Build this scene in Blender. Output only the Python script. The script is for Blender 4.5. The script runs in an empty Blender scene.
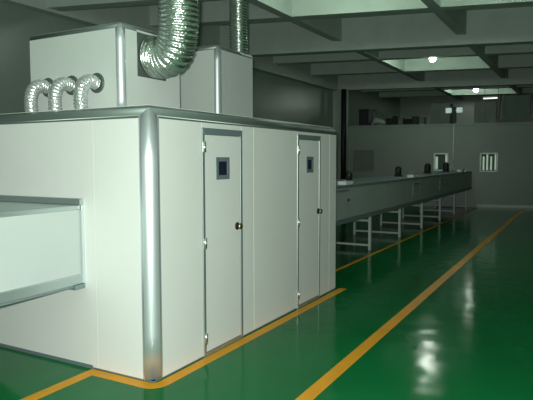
import bpy, bmesh, math, random
from mathutils import Vector, Matrix, noise
random.seed(4)
PI = math.pi
S = bpy.context.scene
C = S.collection

# ------------------------------------------------------------------ materials
def mat(name, col, rough=.5, metal=0., spec=.5, emit=None, estr=0., bump=0., bscale=20., vary=0., vscale=3., trans=0., rvary=0., bdetail=3.):
    m = bpy.data.materials.new(name); m.use_nodes = True
    nt = m.node_tree; N = nt.nodes; L = nt.links
    b = N['Principled BSDF']
    b.inputs['Base Color'].default_value = (*col, 1)
    b.inputs['Roughness'].default_value = rough
    b.inputs['Metallic'].default_value = metal
    b.inputs['Specular IOR Level'].default_value = spec
    if trans: b.inputs['Transmission Weight'].default_value = trans
    if emit:
        b.inputs['Emission Color'].default_value = (*emit, 1); b.inputs['Emission Strength'].default_value = estr
    tco = N.new('ShaderNodeTexCoord'); tc = N.new('ShaderNodeMapping'); tc.inputs['Location'].default_value = (11.3, 7.7, .37)
    L.new(tco.outputs['Object'], tc.inputs['Vector'])
    if vary:
        n = N.new('ShaderNodeTexNoise'); n.inputs['Scale'].default_value = vscale; n.inputs['Detail'].default_value = 5
        L.new(tc.outputs['Vector'], n.inputs['Vector'])
        r = N.new('ShaderNodeMapRange'); r.inputs['From Min'].default_value = .3; r.inputs['From Max'].default_value = .7
        r.inputs['To Min'].default_value = 1 - vary; r.inputs['To Max'].default_value = 1 + vary
        L.new(n.outputs['Fac'], r.inputs['Value'])
        mx = N.new('ShaderNodeVectorMath'); mx.operation = 'SCALE'; mx.inputs[0].default_value = col
        L.new(r.outputs['Result'], mx.inputs['Scale']); L.new(mx.outputs['Vector'], b.inputs['Base Color'])
        if rvary:
            r2 = N.new('ShaderNodeMapRange'); r2.inputs['From Min'].default_value = .3; r2.inputs['From Max'].default_value = .7
            r2.inputs['To Min'].default_value = rough - rvary; r2.inputs['To Max'].default_value = rough + rvary
            L.new(n.outputs['Fac'], r2.inputs['Value']); L.new(r2.outputs['Result'], b.inputs['Roughness'])
    if bump:
        n2 = N.new('ShaderNodeTexNoise'); n2.inputs['Scale'].default_value = bscale; n2.inputs['Detail'].default_value = bdetail
        L.new(tc.outputs['Vector'], n2.inputs['Vector'])
        bp = N.new('ShaderNodeBump'); bp.inputs['Strength'].default_value = bump; bp.inputs['Distance'].default_value = .02; bp.inputs['Filter Width'].default_value = 2.0
        L.new(n2.outputs['Fac'], bp.inputs['Height']); L.new(bp.outputs['Normal'], b.inputs['Normal'])
    return m

M = dict(
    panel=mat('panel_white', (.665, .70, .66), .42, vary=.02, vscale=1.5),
    boxp=mat('air_box_shaded', (.54, .60, .555), .42, vary=.02, vscale=1.5),  # panel white, darkened in colour for the flash fading towards the roof boxes
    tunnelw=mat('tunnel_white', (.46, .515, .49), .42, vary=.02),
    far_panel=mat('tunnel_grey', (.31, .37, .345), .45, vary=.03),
    alu=mat('aluminium', (.68, .75, .77), .38, .72, bump=.02, bscale=8),
    rail=mat('aluminium_rail', (.20, .255, .23), .42, .65),
    alu_matt=mat('aluminium_matt', (.47, .55, .54), .42, .8),
    alu_dark=mat('aluminium_dark', (.22, .29, .30), .5, .5),
    foil=mat('foil', (.68, .74, .70), .26, 1., bump=.7, bscale=70),
    foil_fine=mat('foil_fine', (.85, .88, .86), .3, .85, bump=.9, bscale=70),
    floor=mat('floor_epoxy', (.003, .125, .034), .135, spec=.14, bump=.21, bscale=4.5, bdetail=0., vary=.10, vscale=1.2),
    yellow=mat('yellow_paint', (.64, .285, .003), .4, spec=.25, vary=.10, vscale=6),
    concrete=mat('beam_paint', (.46, .56, .49), .7, bump=.05, bscale=12, vary=.05),
    wall=mat('wall_paint', (.22, .29, .24), .3, vary=.05, vscale=1),
    part=mat('partition_paint', (.15, .205, .17), .4, vary=.05, vscale=1),
    dark=mat('dark_steel', (.012, .016, .02), .5),
    black=mat('black_plastic', (.01, .012, .014), .4),
    glass=mat('dark_glass', (.012, .016, .035), .35),
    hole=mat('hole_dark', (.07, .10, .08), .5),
    brass=mat('brass', (.42, .34, .20), .3, 1.),
    chrome=mat('chrome', (.75, .75, .72), .2, 1.),
    frame=mat('trestle_white', (.40, .46, .43), .45),
    white=mat('white_plastic', (.75, .8, .76), .4),
    lamp=mat('lamp_glow', (1, 1, 1), .5, emit=(.88, 1, .87), estr=110.),
    tube=mat('tube_glow', (1, 1, 1), .5, emit=(.86, 1, .84), estr=1.4),
    lit=mat('lit_window', (.3, .35, .3), .5, emit=(.75, 1, .78), estr=.3),
    litbox=mat('lit_box', (.6, .7, .65), .5, emit=(.7, .95, .9), estr=.35),  # faint glow given to the two small boxes on the deck stand
    cabglass=mat('cabin_glass', (.05, .10, .075), .6),
    grey=mat('grey_paint', (.12, .15, .13), .6, vary=.1),
    tarp=mat('pale_tarp', (.5, .55, .5), .6),
)

# ------------------------------------------------------------------ mesh tools
class MB:
    def __init__(s): s.v = []; s.f = []; s.sm = []
    def add(s, vs, fs, smooth=False):
        o = len(s.v); s.v += [tuple(v) for v in vs]
        for f in fs: s.f.append(tuple(i + o for i in f)); s.sm.append(smooth)
        return s
    def box(s, x0, x1, y0, y1, z0, z1):
        vs = [(x, y, z) for x in (x0, x1) for y in (y0, y1) for z in (z0, z1)]
        return s.add(vs, [(0, 1, 3, 2), (4, 6, 7, 5), (0, 4, 5, 1), (2, 3, 7, 6), (0, 2, 6, 4), (1, 5, 7, 3)])
    def prism(s, poly, z0, z1):
        n = len(poly)
        vs = [(x, y, z0) for x, y in poly] + [(x, y, z1) for x, y in poly]
        fs = [tuple(range(n))[::-1], tuple(range(n, 2 * n))] + [(i, (i + 1) % n, n + (i + 1) % n, n + i) for i in range(n)]
        return s.add(vs, fs)
    def grid(s, P, smooth=True, closed=False):
        nu = len(P); nv = len(P[0]); vs = [p for r in P for p in r]; fs = []
        for i in range(nu - 1):
            for j in range(nv if closed else nv - 1):
                k = (j + 1) % nv
                fs.append((i * nv + j, i * nv + k, (i + 1) * nv + k, (i + 1) * nv + j))
        return s.add(vs, fs, smooth)
    def tube(s, pts, rad, n=16, caps=True):
        pts = [Vector(p) for p in pts]; R = []
        t = (pts[1] - pts[0]).normalized()
        a = Vector((0, 0, 1)) if abs(t.z) < .9 else Vector((1, 0, 0))
        u = t.cross(a).normalized()
        for i, p in enumerate(pts):
            t = (pts[min(i + 1, len(pts) - 1)] - pts[max(i - 1, 0)]).normalized()
            u = (u - t * u.dot(t)).normalized(); w = t.cross(u)
            r = rad[i] if isinstance(rad, (list, tuple)) else rad
            R.append([p + (u * math.cos(2 * PI * j / n) + w * math.sin(2 * PI * j / n)) * r for j in range(n)])
        s.grid(R, True, True)
        if caps: s.add(R[0], [tuple(range(n))[::-1]]); s.add(R[-1], [tuple(range(n))])
        return s
    def lathe(s, prof, org, axis, n=20):
        axis = Vector(axis).normalized(); a = Vector((0, 0, 1)) if abs(axis.z) < .9 else Vector((1, 0, 0))
        u = axis.cross(a).normalized(); w = axis.cross(u); org = Vector(org)
        R = [[org + axis * h + (u * math.cos(2 * PI * j / n) + w * math.sin(2 * PI * j / n)) * max(r, 1e-4) for j in range(n)] for r, h in prof]
        return s.grid(R, True, True)
    def build(s, name, m, parent=None, bevel=0., solid=0.):
        me = bpy.data.meshes.new(name); me.from_pydata(s.v, [], s.f)
        me.polygons.foreach_set('use_smooth', s.sm); me.materials.append(m)
        bm = bmesh.new(); bm.from_mesh(me); bmesh.ops.remove_doubles(bm, verts=bm.verts, dist=1e-6)
        bmesh.ops.recalc_face_normals(bm, faces=bm.faces); bm.to_mesh(me); bm.free()
        o = bpy.data.objects.new(name, me); C.objects.link(o)
        if parent:
            o.parent = parent; o.location = -Vector(parent_world(parent))
        if solid: md = o.modifiers.new('solid', 'SOLIDIFY'); md.thickness = solid; md.offset = -1
        if bevel: md = o.modifiers.new('bevel', 'BEVEL'); md.width = bevel; md.segments = 2; md.limit_method = 'ANGLE'
        return o
def parent_world(p):
    v = Vector((0, 0, 0))
    while p: v = v + p.location; p = p.parent
    return v
def tag(o, label=None, cat=None, group=None, kind=None):
    if label: o['label'] = label
    if cat: o['category'] = cat
    if group: o['group'] = group
    if kind: o['kind'] = kind
    return o
def thing(name, loc, label, cat, group=None):
    o = bpy.data.objects.new(name, None); C.objects.link(o); o.location = loc; o.empty_display_size = .1
    return tag(o, label, cat, group)
def struct(o, label=None): return tag(o, label=label, kind='structure')

# ------------------------------------------------------------------ room
XB, XF, YL, YR, HC = -7., 27.5, 5.8, -7.0, 5.0
SK = -.27                                     # the cross beams run a little askew to the booth
def lerp(a, b, k): return a + (b - a) * k
fm = MB().box(XB, XF + 3, YR, YL + .3, -.2, -.001)
fm.grid([[(lerp(XB, XF + 3, i / 36), lerp(YR, YL + .3, j / 13), 0) for j in range(14)] for i in range(37)], False)
fl = struct(fm.build('floor', M['floor']), 'glossy dark green epoxy floor')
struct(MB().box(XB, XF + 3, YR, YL + .3, HC, HC + .1).build('ceiling', M['concrete']))
struct(MB().box(XB, 17.6, YL, YL + .25, 0, HC).build('wall_left', M['wall']))
struct(MB().box(17.6, XF + 3, YL, YL + .25, 0, HC).build('wall_left_far', M['wall']))
struct(MB().box(XB, XF + 3, YR - .25, YR, 0, HC).build('wall_right', M['part']))
struct(MB().box(XB - .25, XB, YR, YL + .25, 0, HC).build('wall_back', M['part']))
struct(MB().prism([(XF - .2 * YL, YL), (XF - .2 * YR, YR), (XF - .2 * YR + .2, YR), (XF - .2 * YL + .2, YL)], 0, HC).build('wall_far', M['wall']))
def beam(x0, zb, w=.30):
    return struct(MB().prism([(x0 + SK * YL, YL), (x0 + SK * YR, YR), (x0 + SK * YR + w, YR), (x0 + SK * YL + w, YL)], zb, HC).build('ceiling_beam', M['concrete']))
for x0, zb in ((-2.7, 4.24), (0.0, 4.47), (2.7, 4.47), (5.4, 4.24), (8.1, 4.47), (10.8, 4.24), (13.65, 4.47), (16.35, 4.47), (19.05, 4.24), (21.9, 4.47), (24.4, 4.47)):
    beam(x0, zb)
for y in (2.6, -.17, -2.95, -5.7):
    struct(MB().box(XB, XF - 1.5, y, y + .21, 4.464, HC - .002).build('ceiling_beam', M['concrete']))
struct(MB().box(XB, 17.25, 5.6, YL, 4.19, HC).build('ceiling_beam', M['concrete']))
struct(MB().box(17.28, 17.75, 5.35, YL, 0, 4.24).build('wall_pillar', M['concrete'], bevel=.01))

# partition across the far end with two windows and a light trim
def pp(y, off=0.): return (16.95 - .2 * y + off, y)
wins = [(1.36, 1.82, 1.2, 1.8), (-.16, .38, 1.17, 1.8)]
pm = MB()
def pseg(a, b, z0, z1, o0=0., o1=.12): pm.prism([pp(a, o0), pp(b, o0), pp(b, o1), pp(a, o1)], z0, z1)
ys = [YR, -.16, .38, 1.36, 1.82, 4.69]
for i in range(5):
    a, b = ys[i], ys[i + 1]
    w = [k for k in wins if k[0] == a]
    if w: pseg(a, b, 0, w[0][2]); pseg(a, b, w[0][3], 2.72)
    else: pseg(a, b, 0, 2.72)
struct(pm.build('wall_partition', M['part']), 'grey green partition wall across the far end of the hall')
cap = MB(); cap.prism([pp(YR, -.04), pp(4.69, -.04), pp(4.69, .16), pp(YR, .16)], 2.72, 2.78)
struct(cap.build('trim_1', M['part']))
sk = MB(); sk.prism([pp(YR, -.03), pp(.45, -.03), pp(.45, 0), pp(YR, 0)], 0, .09)
struct(sk.build('baseboard_far', M['frame']))
dk = MB(); dk.prism([pp(YR, .16), pp(4.69, .16), pp(4.69, 2.2), pp(YR, 2.2)], 2.62, 2.78)
struct(dk.build('storage_deck', M['grey']), 'raised deck behind the partition')
for i, (a, b, z0, z1) in enumerate(wins):
    fr = MB()
    for (p, q_, r, s_) in ((a, a + .04, z0, z1), (b - .04, b, z0, z1), (a, b, z0, z0 + .04), (a, b, z1 - .04, z1)):
        fr.prism([pp(p, -.02), pp(q_, -.02), pp(q_, .1), pp(p, .1)], r, s_)
    w = struct(fr.build(f'window_{i+1}', M['white']), ['small bright edged window in the partition above the tunnel', 'small window with pale light strips at the right of the partition'][i])
    pn = MB(); pn.prism([pp(a + .04, .06), pp(b - .04, .06), pp(b - .04, .07), pp(a + .04, .07)], z0 + .04, z1 - .04)
    pn.build('pane', M['cabglass'], w)
    st = MB()
    spans = [(a + .05, a + .10), (b - .12, b - .05)] if i == 0 else [(a + .06, a + .10), (a + .18, a + .23), (a + .30, a + .35), (b - .13, b - .08)]
    for k, (p, q_) in enumerate(spans):
        st.prism([pp(p, .03), pp(q_, .03), pp(q_, .05), pp(p, .05)], z0 + .06, z1 - .05 - .07 * (k % 2))
    tag(st.build('light_strip', M['lit'], w), 'pale light strips seen in the window')  # glowing strips stand for the lit room glimpsed through the panes

# painted lines on the floor (parts of the floor)
def strip(path, w, label):
    m = MB(); n = len(path); Lf = []; Rt = []
    for i, p in enumerate(path):
        p = Vector(p); a = Vector(path[max(i - 1, 0)]); b = Vector(path[min(i + 1, n - 1)])
        d0 = (p - a).normalized() if i else (b - p).normalized(); d1 = (b - p).normalized() if i < n - 1 else d0
        t = (d0 + d1).normalized(); nn = Vector((-t.y, t.x)); k = w / 2 / max(.5, nn.dot(Vector((-d0.y, d0.x))))
        Lf.append(p + nn * k); Rt.append(p - nn * k)
    for i in range(n - 1):
        m.prism([tuple(Rt[i]), tuple(Rt[i + 1]), tuple(Lf[i + 1]), tuple(Lf[i])], 0.0, .002)
    return tag(m.build('painted_line', M['yellow'], fl), label)
LW = .095
strip([(-.9, -1.065), (16.95, -1.0)], .105, 'long yellow orange line running down the aisle to the far wall')
path = [(-2.6, .555), (-.055, .555)]
arc = [(-.052 + .10 - .10 * math.cos(t), .03 - .09 * math.sin(t)) for t in [i * PI / 2 / 8 for i in range(9)]]
strip(path + [(-.052, .40)] + [(a[0], a[1]) for a in arc] + [(3.47, -.08)], LW, 'yellow orange line edging the booth and turning round its corner')
strip([(3.9, .44), (16.5, .40)], .06, 'narrow yellow orange line along the far tunnel trestles')

# ------------------------------------------------------------------ cabinet with rounded aluminium edges
def shell_post(mb, cx, cy, zc, z0, R, sx=-1, sy=-1, n=20):
    """quarter round post around the vertical edge, its head mitred to the rails; centre (cx,cy), rail centre height zc"""
    bot = []; top = []
    for i in range(n + 1):
        t = PI / 2 * i / n; x = cx + sx * R * math.cos(t); y = cy + sy * R * math.sin(t)
        bot.append((x, y, z0)); top.append((x, y, zc + R * min(math.cos(t), math.sin(t))))
    mid = [[(b[0], b[1], z0 + (tp[2] - z0) * k / 6) for b, tp in zip(bot, top)] for k in range(7)]
    mb.grid(mid)
def shell_rail(mb, axis, c, zc, s0, s1, R, sgn=-1, m0=True, m1=False, n=12):
    """quarter round top rail. axis 'x': runs along x at y-centre c. s0,s1: ends; m0: mitre at the s0 end."""
    A = []; B = []
    for i in range(n + 1):
        t = PI / 2 * i / n; o = sgn * R * math.cos(t); z = zc + R * math.sin(t); e = R * min(math.cos(t), math.sin(t)) if t < PI/4 else R * math.cos(t)
        a = s0 - e if m0 else s0; b = s1 + e if m1 else s1
        for lst, s_ in ((A, a), (B, b)):
            lst.append((s_, c + o, z) if axis == 'x' else (c + o, s_, z))
    mb.grid([A, B])

# ---- main booth
H, LB, MB_, R = 1.99, 3.41, 3.0, .085
booth = thing('spray_booth', (LB / 2, MB_ / 2, 0), 'large white panelled booth with rounded aluminium edges and two narrow doors', 'booth')
T = .05
D = [(.615, 1.215, 1.85), (2.325, 2.92, 1.86)]
fp = MB(); g = .0015
xs = [R, .615, 1.215, 1.42, 2.325, 2.92, 3.20, LB]
for i in range(len(xs) - 1):
    a, b = xs[i], xs[i + 1]
    d = [k for k in D if k[0] == a]
    if d: fp.box(a, b, 0, T, d[0][2], H - R)
    else: fp.box(a + (g if i else 0), b - g, 0, T, .012, H - R)
fp.build('front_panel', M['panel'], booth, bevel=.002)
sp = MB(); T0, T1, TZ0, TZ1 = .68, 1.80, .66, 1.26
ys = [R, .54, 1.72, 2.86]
for i in range(3):
    a, b = ys[i] + (g if i else 0), ys[i + 1] - g
    sp.box(0, T, a, b, .012, H - R)
sp.build('side_panel', M['panel'], booth, bevel=.002)
MB().box(LB - T, LB, T, MB_, .012, H - .01).box(0, LB - T, MB_ - T, MB_, .012, H - .01).build('rear_panel', M['panel'], booth)
MB().box(R * .7, LB - T, R * .7, MB_ - T, H - .03, H - .001).build('roof_panel', M['panel'], booth)
ps = MB(); shell_post(ps, R, R, H - R, .015, R)
ps.box(R, R + .012, -.003, 0, .015, H - R).box(-.003, 0, R, R + .012, .015, H - R)
tag(ps.build('corner_post', M['alu'], booth, solid=.003), 'shiny rounded aluminium corner post')
ra = MB(); shell_rail(ra, 'x', R, H - R, R, LB, R)
ra.box(R, LB, -.002, .0, H - R - .012, H - R); ra.build('top_rail', M['rail'], booth, solid=.003)
rb = MB(); shell_rail(rb, 'y', R, H - R, R, MB_, R)
rb.box(-.002, 0, R, MB_, H - R - .012, H - R); rb.build('top_rail', M['rail'], booth, solid=.003)
MB().box(.01, LB, .006, .04, 0, .012).build('base_rail', M['alu_dark'], booth)
MB().box(-.004, .04, .60, MB_, 0, .028).box(.006, .04, .01, .60, 0, .012).build('base_rail', M['alu_dark'], booth)
for k, (a, b, zt) in enumerate(D):
    fw = .032
    dr = MB().box(a + fw + .003, b - fw - .003, -.004, .036, .035, zt - fw - .02).build('door', M['panel'], booth, bevel=.002)
    tag(dr, ['nearer narrow white door with a small square window', 'farther narrow white door with a small square window'][k])
    fr = MB()
    fr.prism([(a, -.008), (a + fw, -.008), (a + fw, .04), (a, .04)], 0.0, zt)
    fr.prism([(b - fw, -.008), (b, -.008), (b, .04), (b - fw, .04)], 0.0, zt)
    fr.build('door_frame', M['alu_matt'], booth, bevel=.003)
    hd = MB(); z1, z0 = zt + .002, zt - fw - .018
    v = [(a, -.012, z1), (b, -.012, z1), (b - fw, -.012, z0), (a + fw, -.012, z0)]
    hd.add(v + [(x, .03, z) for x, y, z in v], [(0, 1, 2, 3), (7, 6, 5, 4), (0, 4, 5, 1), (1, 5, 6, 2), (2, 6, 7, 3), (3, 7, 4, 0)])
    hd.build('door_header', M['alu_dark'], booth)
    MB().box(a + fw, b - fw, -.010, .03, 0.0, .03).build('threshold', M['alu_matt'], booth)
    wx0, wx1, wz0, wz1 = [(.805, 1.005, 1.435, 1.62), (2.545, 2.725, 1.455, 1.63)][k]
    w = MB(); e = .036
    for q_ in ((wx0, wx1, wz1 - e, wz1), (wx0, wx1, wz0, wz0 + e), (wx0, wx0 + e, wz0 + e, wz1 - e), (wx1 - e, wx1, wz0 + e, wz1 - e)):
        w.box(q_[0], q_[1], -.009, -.003, q_[2], q_[3])
    wf = w.build('window_frame', M['alu_dark'], dr, bevel=.0012)
    tag(MB().box(wx0 + e, wx1 - e, -.006, -.0035, wz0 + e, wz1 - e).build('window_pane', M['glass'], dr), 'dark square glass')
    kx, kz = [(1.125, 1.02), (2.862, 1.01)][k]
    MB().lathe([(0, 0), (.012, 0), (.012, .018), (.022, .022), (.028, .034), (.024, .046), (0, .049)], (kx, -.004, kz), (0, -1, 0)).build('knob', M['brass'], dr)
    MB().lathe([(0, 0), (.034, 0), (.034, .005), (.013, .008)], (kx, -.004, kz), (0, -1, 0)).build('knob_rose', M['dark'], dr)
    for hz in (1.70, .93, .15):
        hm = MB().tube([(a + fw * .6, -.016, hz - .045), (a + fw * .6, -.016, hz + .045)], .008, 10)
        hm.box(a + .004, a + fw + .012, -.012, -.006, hz - .04, hz + .04)
        hm.build('hinge', M['chrome'], dr)

# ---- boxes on the booth roof
def roof_box(name, x0, x1, y0, y1, z1, R, label, hole=None, holes=()):
    t = thing(name, ((x0 + x1) / 2, (y0 + y1) / 2, H), label, 'air box')
    p = MB(); p.box(x0 + R, x1 - .0, y0, y0 + .03, H, z1 - R) if not hole else None
    if hole:
        hx0, hx1, hz0, hz1 = hole
        p.box(x0 + R, hx0, y0, y0 + .03, H, z1 - R).box(hx1, x1, y0, y0 + .03, H, z1 - R)
        p.box(hx0, hx1, y0, y0 + .03, H, hz0).box(hx0, hx1, y0, y0 + .03, hz1, z1 - R)
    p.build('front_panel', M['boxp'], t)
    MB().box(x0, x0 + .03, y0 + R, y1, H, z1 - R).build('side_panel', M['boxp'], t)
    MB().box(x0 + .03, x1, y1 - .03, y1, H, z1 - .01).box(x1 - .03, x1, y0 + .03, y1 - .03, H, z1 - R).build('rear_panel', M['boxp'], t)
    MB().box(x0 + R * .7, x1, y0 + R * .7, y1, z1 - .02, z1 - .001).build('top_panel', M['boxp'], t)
    m = MB(); shell_post(m, x0 + R, y0 + R, z1 - R, H, R); m.build('corner_post', M['alu'], t, solid=.003)
    m = MB(); shell_rail(m, 'y', y0 + R, z1 - R, y0 + R, y1, R) if False else shell_rail(m, 'y', x0 + R, z1 - R, y0 + R, y1, R); m.build('top_rail', M['rail'], t, solid=.003)
    m = MB(); shell_rail(m, 'x', y0 + R, z1 - R, x0 + R, x1, R); m.build('top_rail', M['rail'], t, solid=.003)
    return t
B1 = (.37, 1.12, .60, 1.67, 2.70)
b1 = roof_box('air_box', *B1[:4], B1[4], .05, 'white air box on the booth roof with a wide foil duct and three small pipes', hole=(.56, .95, 2.29, 2.665))
B2 = (2.35, 3.11, 1.0, 2.0, 2.90)
b2 = roof_box('air_box', *B2[:4], B2[4], .055, 'plain white air box behind, with a single duct rising from its top')
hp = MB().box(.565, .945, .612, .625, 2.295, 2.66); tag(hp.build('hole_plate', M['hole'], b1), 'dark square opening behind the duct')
MB().lathe([(.15, 0), (.178, 0), (.178, .022), (.15, .022)], (.765, .607, 2.475), (0, -1, 0), 40).build('duct_collar', M['chrome'], b1)
MB().lathe([(.11, 0), (.14, 0), (.14, .02), (.11, .02)], (3.22, 1.27, B2[4] - .0005), (0, 0, 1), 30).build('duct_collar', M['chrome'], b2)
for y in (.865, 1.155, 1.445):
    tag(MB().lathe([(0, .0), (.082, 0), (.082, .006), (.06, .008)], (B1[0] - .0005, y, 2.228), (-1, 0, 0), 28).build('pipe_grommet', M['hole'], b1), 'dark ring around a pipe hole')

def flex(pts_fn, length, r, pitch, depth, n, seed, crinkle=1.):
    """corrugated foil duct swept along a path; rings with ridges and a few crinkles"""
    per = 6; N_ = int(length / pitch) * per
    pts = []; rad = []
    for i in range(N_ + 1):
        s_ = i / N_ * length; pts.append(pts_fn(s_))
        ph = (s_ / pitch) % 1.; rad.append(r * (1 + depth * (1 - 2 * abs(math.sin(PI * ph)))))
    m = MB().tube(pts, rad, n, caps=True)
    vv = []
    for v in m.v:
        k = noise.noise(Vector(v) * (3.2 / r) * .5 + Vector((seed, 0, 0)))
        k2 = noise.noise(Vector(v) * (9 / r) * .5 + Vector((0, seed, 0)))
        vv.append((v[0] + (k * .035 + k2 * .02) * r * crinkle, v[1] + k2 * r * .03 * crinkle, v[2] + k * r * .02 * crinkle))
    m.v = vv
    return m
def path_fn(ctrl):
    """polyline of straight pieces and arcs given as dense points, arc-length parametrised"""
    P = [Vector(p) for p in ctrl]; cum = [0.]
    for a, b in zip(P, P[1:]): cum.append(cum[-1] + (b - a).length)
    def f(s_):
        for i in range(len(P) - 1):
            if s_ <= cum[i + 1] or i == len(P) - 2:
                k = (s_ - cum[i]) / (cum[i + 1] - cum[i]); return P[i].lerp(P[i + 1], k)
    return f, cum[-1]
def bez(p0, p1, p2, p3, n=60):
    p0, p1, p2, p3 = map(Vector, (p0, p1, p2, p3))
    return [(1 - t) ** 3 * p0 + 3 * (1 - t) ** 2 * t * p1 + 3 * (1 - t) * t * t * p2 + t ** 3 * p3 for t in [i / n for i in range(n + 1)]]
big = [Vector((.758, .576, 2.465)), Vector((.758, .565, 2.465))] + bez((.758, .55, 2.464), (.758, .38, 2.425), (.705, .25, 2.50), (.70, .28, 2.95)) + [Vector((.70, .30, 3.6)), Vector((.70, .31, 4.3)), Vector((.70, .31, 4.995))]
f, Ln = path_fn(big)
tag(flex(f, Ln, .163, .034, .05, 48, 1.3, .6).build('foil_duct', M['foil'], None), 'wide ribbed foil duct bending up out of the front air box', 'duct')
f, Ln = path_fn([(3.22, 1.27, B2[4] + .026), (3.22, 1.27, 4.995)])
tag(flex(f, Ln, .115, .034, .06, 32, 5.1, .6).build('foil_duct', M['foil'], None), 'narrower ribbed foil duct rising straight from the plain air box', 'duct')
smalls = ['short bent foil pipe, farthest from the corner post of the air box', 'short bent foil pipe in the middle of the three', 'short bent foil pipe nearest the corner post of the air box']
for lab, y in zip(smalls, (1.445, 1.155, .865)):
    cp = bez((B1[0] - .016, y, 2.228), (.24, y, 2.25), (.165, y - .005, 2.20), (.17, y - .02, 2.03), 30) + [Vector((.17, y - .02, H + .001))]
    f, Ln = path_fn(cp)
    tag(flex(f, Ln, .053, .026, .07, 26, y * 9).build('foil_pipe', M['foil_fine'], None), lab, 'duct', 'three small foil pipes on the booth roof')

# ------------------------------------------------------------------ near tunnel entering the booth
def tunnel(x0, x1, y0, y1, z0, z1, label, body, rail, low):
    t = thing('drying_tunnel', ((x0 + x1) / 2, (y0 + y1) / 2, z0), label, 'tunnel')
    return t
nt = tunnel(-3.2, -.001, T0, T1, TZ0, TZ1, 'nearer raised white tunnel running into the left face of the booth', None, None, None)
MB().box(-3.2, -.003, T0, T1, TZ0 + .07, TZ1 - .035).build('body_panel', M['tunnelw'], nt)
MB().box(-3.2, -.003, T0 - .006, T1, TZ1 - .035, TZ1).build('lid', M['alu_matt'], nt, bevel=.006)
MB().box(-3.2, -.003, T0 - .012, T0 + .05, TZ0, TZ0 + .075).box(-3.2, -.003, T1 - .05, T1, TZ0, TZ0 + .07).build('bottom_rail', M['alu_matt'], nt, bevel=.006)
MB().box(-3.2, -.02, T0 + .0, T1 - .05, TZ0 - .02, TZ0 - .0).box(-.10, -.003, T0 - .02, T0 + .1, TZ0 - .035, TZ0 - .001).build('underside_plate', M['alu_dark'], nt)
MB().box(-.035, -.002, T0 - .02, T1 + .06, TZ1 + .001, TZ1 + .05).build('wall_flange', M['alu_matt'], nt, bevel=.006)
MB().box(-.02, -.002, T0 - .022, T0 - .013, TZ0 + .01, TZ1).build('end_strip', M['alu'], nt)
for a in (T0, T1 - .1): MB().box(-2.95, -2.89, a, a + .06, 0, TZ0 - .02).build('leg', M['frame'], nt)

# ------------------------------------------------------------------ far tunnel behind the booth
FX0, FX1, FY0, FY1, FZ0, FZ1 = LB + .002, 16.7, .60, 1.62, .60, 1.195
ft = thing('drying_tunnel', ((FX0 + FX1) / 2, 1.1, FZ0), 'long grey tunnel on trestles stretching from the booth to the far wall', 'tunnel')
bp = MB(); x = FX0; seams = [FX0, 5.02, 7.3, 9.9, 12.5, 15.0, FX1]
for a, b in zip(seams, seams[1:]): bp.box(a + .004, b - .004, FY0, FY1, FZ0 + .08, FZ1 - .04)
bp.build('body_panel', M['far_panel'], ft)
MB().box(FX0, FX1, FY0 - .012, FY1, FZ1 - .04, FZ1).build('top_rail', M['alu_dark'], ft)
MB().box(FX0, FX1, FY0 - .014, FY0 + .06, FZ0, FZ0 + .08).box(FX0, FX1, FY1 - .06, FY1, FZ0, FZ0 + .08).build('bottom_rail', M['alu_dark'], ft)
MB().box(FX1, FX1 + .03, FY0, FY1, FZ0 + .02, FZ1).build('end_panel', M['white'], ft)
for a, b, z0, z1 in ((4.70, 5.38, .79, 1.13), (9.25, 9.75, .80, 1.07), (11.9, 12.4, .80, 1.07)):
    d = MB().box(a, b, FY0 - .012, FY0 - .001, z0, z1).build('access_door', M['far_panel'], ft, bevel=.004)
    MB().box(a, b, FY0 - .022, FY0 - .013, z1 - .03, z1).build('door_edge', M['alu_dark'], d)
    MB().lathe([(0, 0), (.022, 0), (.022, .02), (0, .024)], (b - .03, FY0 - .012, (z0 + z1) / 2), (0, -1, 0), 14).build('handle', M['black'], d)
# trestles
order = ['trestle under the far tunnel, nearest the booth and widest in view', 'second trestle under the far tunnel counting from the booth', 'third trestle under the far tunnel counting from the booth', 'fourth trestle under the far tunnel counting from the booth', 'fifth trestle under the far tunnel counting from the booth', 'last trestle under the far tunnel, close to the far wall']
for x, lab in zip((6.52, 8.38, 10.2, 12.1, 14.0, 15.9), order):
    t = thing('support_trestle', (x, 1.1, 0), 'pale steel ' + lab, 'trestle', 'trestles under the far tunnel')
    for y in (FY0 + .0, FY1 - .05):
        MB().box(x - .023, x + .023, y, y + .045, 0, FZ0 - .001).build('leg', M['frame'], t)
    for z in (.52, .085):
        MB().box(x - .02, x + .02, FY0 + .05, FY1 - .05, z - .017, z + .017).build('crossbar', M['frame'], t)

# machines and small fittings on top of the far tunnel
def blower(x, y, s_, label):
    t = thing('blower_motor', (x, y, FZ1), label, 'motor', 'dark motors on the far tunnel')
    MB().lathe([(0, 0), (.10 * s_, 0), (.11 * s_, .02 * s_), (.11 * s_, .22 * s_), (.08 * s_, .30 * s_), (0, .33 * s_)], (x, y, FZ1 + .03), (0, 0, 1), 18).build('motor_body', M['black'], t)
    MB().box(x - .14 * s_, x + .14 * s_, y - .12 * s_, y + .12 * s_, FZ1, FZ1 + .03).build('base_plate', M['dark'], t)
    MB().box(x - .17 * s_, x - .09 * s_, y - .05 * s_, y + .05 * s_, FZ1 + .10 * s_, FZ1 + .2 * s_).build('terminal_box', M['dark'], t)
blower(6.85, 1.15, .5, 'small dark motor on the far tunnel top, closest to the booth')
blower(10.05, 1.15, .65, 'dark motor midway along the far tunnel top')
blower(12.9, 1.15, .8, 'dark motor on the far tunnel in front of the bright edged window')
blower(15.3, 1.15, .85, 'dark motor farthest along the far tunnel top')
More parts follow.
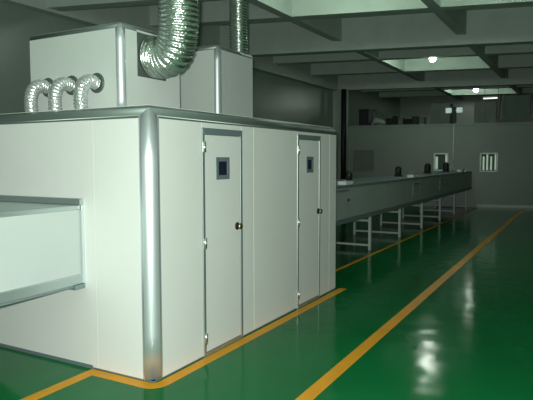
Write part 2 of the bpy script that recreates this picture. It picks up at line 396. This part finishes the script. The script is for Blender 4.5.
for x, y, lab in ((5.55, .72, 'small white box on the near end of the far tunnel top'), (9.7, .74, 'small white box midway along the far tunnel top'), (15.7, .78, 'small white box near the far end of the tunnel top')):
    k = 1.4 if x > 15 else 1.
    t = thing('junction_box', (x, y, FZ1), lab, 'box', 'small white boxes on the far tunnel')
    MB().box(x - .16 * k, x + .16 * k, y - .08, y + .06, FZ1, FZ1 + .045 * k).build('box_body', M['white'], t, bevel=.005)
    MB().box(x - .17 * k, x + .17 * k, y - .085, y + .065, FZ1 + .045 * k, FZ1 + .055 * k).build('lid', M['white'], t, bevel=.003)

# notice rack behind the tunnel, on the partition
t = thing('notice_board', (16.04, 4.13, 1.2), 'faint dark framed board on the partition, left of the windows', 'board')
m = MB(); m.prism([pp(3.82, -.02), pp(4.45, -.02), pp(4.45, -.001), pp(3.82, -.001)], 1.2, 1.92); m.build('board', M['grey'], t)
m = MB()
for z in (1.2, 1.62, 1.88): m.prism([pp(3.80, -.05), pp(4.47, -.05), pp(4.47, -.021), pp(3.80, -.021)], z, z + .04)
for a in (3.80, 4.43): m.prism([pp(a, -.05), pp(a + .04, -.05), pp(a + .04, -.021), pp(a, -.021)], 1.24, 1.88)
m.build('board_frame', M['grey'], t)
m = MB(); m.tube([(16.66, 1.2, 1.24), (16.66, 1.2, 2.72)], .018, 8)
tag(m.build('conduit_pipe', M['white'], None), 'thin pale vertical pipe on the partition between the two windows', 'pipe')
m = MB(); m.tube([(17.05, 5.27, 0), (17.05, 5.27, 4.2)], .10, 18)
tag(m.build('dark_upright', M['dark'], None), 'thick dark upright tube beside the concrete pillar', 'pipe')  # dark upright tube filling the dark band beside the pillar

# ---- things on the deck behind the partition
DZ = 2.781
t = thing('storage_crate', (17.6, 4.62, DZ), 'dark crate on the deck above the partition, at its left end', 'crate')
MB().box(17.4, 17.9, 4.42, 4.80, DZ, 3.42).build('crate_body', M['dark'], t, bevel=.01)
MB().box(17.38, 17.92, 4.40, 4.82, 3.42, 3.46).build('lid', M['black'], t)
t = thing('tarp_bundle', (17.6, 4.08, DZ), 'pale bundle leaning beside the dark crate above the partition', 'bundle')
m = MB(); m.tube([(17.6, 4.36, DZ + .11), (17.6, 4.2, 3.05), (17.6, 3.95, 2.98), (17.6, 3.84, 2.92)], [.04, .10, .09, .04], 12); m.build('cloth', M['tarp'], t)
m = MB(); m.tube([(17.6, 4.32, 3.44), (17.6, 4.15, 3.36), (17.6, 3.9, 3.2)], [.03, .045, .03], 10); m.tube([(17.66, 4.26, DZ), (17.66, 4.22, 3.4)], .02, 8); m.build('pole', M['grey'], t)
random.seed(9); y = 3.78; k = 0
clut = ['taller dark box beside the pale bundle on the deck', 'low dark box in the row on the deck', 'mid height dark box in the row on the deck', 'dark box at the middle of the row on the deck', 'wide low dark box in the row on the deck', 'dark box last in the row before the grey cabinet']
while k < 6:
    w = .17 + .1 * random.random(); h = .22 + .16 * random.random()
    t = MB().box(17.45, 17.85, y - w, y, DZ, DZ + h).box(17.44, 17.86, y - w - .005, y + .005, DZ + h, DZ + h + .025)
    tag(t.build('storage_box', [M['black'], M['dark'], M['grey']][k % 3], None, bevel=.008), clut[k], 'box', 'dark boxes on the deck above the partition')
    y -= w + .03; k += 1
def cabinet(y0, y1, h, label):
    t = thing('storage_cabinet', (17.9, (y0 + y1) / 2, DZ), label, 'cabinet')
    MB().box(17.62, 18.1, y0, y1, DZ, DZ + h).build('body', M['grey'], t, bevel=.01)
    MB().box(17.60, 17.619, y0 + .02, (y0 + y1) / 2 - .004, DZ + .02, DZ + h - .02).build('door', M['grey'], t)
    MB().box(17.60, 17.619, (y0 + y1) / 2 + .004, y1 - .02, DZ + .02, DZ + h - .02).build('door', M['grey'], t)
cabinet(1.52, 2.20, .78, 'grey cabinet on the deck, left of the two bright small boxes')
cabinet(.0, .72, .76, 'grey cabinet on the deck, left of the glazed cabin')
t = thing('box_stand', (17.5, 1.36, DZ), 'dark stand carrying two small bright boxes above the partition', 'lamp stand')
MB().box(17.45, 17.55, 1.30, 1.43, DZ, 3.40).build('post', M['black'], t)
for a, b in ((1.46, 1.64), (1.09, 1.27)):
    MB().box(17.44, 17.54, a, b, 3.20, 3.37).box(17.49, 17.51, min(a, 1.27), max(b, 1.43), 3.26, 3.29).build('light_box', M['litbox'], t)
t = thing('glazed_cabin', (17.9, -.6, DZ), 'small glazed cabin with black posts above the partition at far right', 'cabin')
for y in (-.06, -.22, -1.0): MB().box(17.58, 17.66, y - .04, y + .04, DZ, 3.72).build('post', M['black'], t)
MB().box(17.55, 17.70, -1.35, .0, DZ, DZ + .14).build('sill', M['black'], t)
MB().box(17.61, 17.63, -.96, -.26, DZ + .14, 3.70).build('pane', M['cabglass'], t)
m = MB(); m.add([(17.6, -1.06, 2.99), (17.6, -1.40, 3.02), (17.6, -1.40, 3.24), (17.64, -1.06, 2.99), (17.64, -1.40, 3.02), (17.64, -1.40, 3.24)], [(0, 1, 2), (5, 4, 3), (0, 3, 4, 1), (1, 4, 5, 2), (2, 5, 3, 0)])
m.build('pale_gusset', M['tarp'], t)

# ------------------------------------------------------------------ lamps
def lamp(x, y, z, label, s_=1.):
    t = thing('ceiling_lamp', (x, y, HC), label, 'lamp', 'bay lamps under the ceiling')
    MB().lathe([(0, 0), (.09, 0), (.09, .04), (.02, .05), (.02, HC - z - .22)], (x, y, HC - .001), (0, 0, -1)).build('stem', M['grey'], t)
    MB().lathe([(.03, .22), (.06, .20), (.06, .11), (.03, .10)], (x, y, z), (0, 0, 1)).build('socket', M['white'], t)
    MB().lathe([(.001, -.10), (.05, -.088), (.085, -.05), (.10, 0), (.085, .05), (.05, .088), (.03, .10)], (x, y, z), (0, 0, 1), 16).build('bulb', M['lamp'], t)
lamp(13.85, 1.28, 4.5, 'bright ceiling lamp in the nearer visible ceiling bay')
lamp(22.4, 1.45, 4.5, 'smaller looking ceiling lamp in the farthest lit bay beyond the partition')
lamp(6.2, .9, 4.6, 'ceiling lamp just above the top of the picture')
lamp(6.2, -1.7, 4.6, 'ceiling lamp out of sight above the right corner of the picture')
def tube(x, y, z, label):
    t = thing('tube_lamp', (x, y, z), label, 'lamp', 'tube lamps beyond the partition')
    MB().box(x - .05, x + .05, y - .32, y + .32, z + .03, z + .08).build('housing', M['white'], t)
    MB().tube([(x, y - .3, z), (x, y + .3, z)], .022, 10).build('tube', M['tube'], t)
    for d in (-.25, .25): MB().tube([(x, y + d, z + .08), (x, y + d, HC - .001)], .008, 6).build('hanger', M['grey'], t)
tube(20.9, .62, 3.97, 'tube lamp hanging beyond the partition above the grey cabinets')

# ------------------------------------------------------------------ camera, flash, world
F, YAW, PIT, ROL, CX, CY = 569.05, .5087, .0711, -.0026, -3.0771, -2.6434
fwd = Vector((math.cos(PIT) * math.cos(YAW), math.cos(PIT) * math.sin(YAW), -math.sin(PIT)))
sd = fwd.cross(Vector((0, 0, 1))).normalized(); up = sd.cross(fwd)
c, n = math.cos(ROL), math.sin(ROL); s2 = sd * c + up * n; u2 = up * c - sd * n
cd = bpy.data.cameras.new('camera'); cam = bpy.data.objects.new('camera', cd); C.objects.link(cam)
cd.sensor_width = 36; cd.lens = F / 533 * 36; cd.clip_start = .05; cd.clip_end = 100
mw = Matrix((s2, u2, -fwd)).transposed().to_4x4(); mw.translation = Vector((CX, CY, 1.6)); cam.matrix_world = mw
S.camera = cam
fd = bpy.data.lights.new('camera_flash', 'POINT'); fd.energy = 930; fd.shadow_soft_size = .03; fd.color = (.98, 1, .96)
fo = bpy.data.objects.new('camera_flash', fd); C.objects.link(fo); fo.location = Vector((CX, CY, 1.6)) + up * .05 - sd * .04 - fwd * .02
w = bpy.data.worlds.new('world'); S.world = w; w.use_nodes = True
w.node_tree.nodes['Background'].inputs[0].default_value = (.02, .03, .025, 1)
vs = S.view_settings; S.display_settings.display_device = 'sRGB'
vs.view_transform = 'Standard'; vs.look = 'None'; vs.gamma = 1; vs.exposure = 0; vs.use_curve_mapping = False
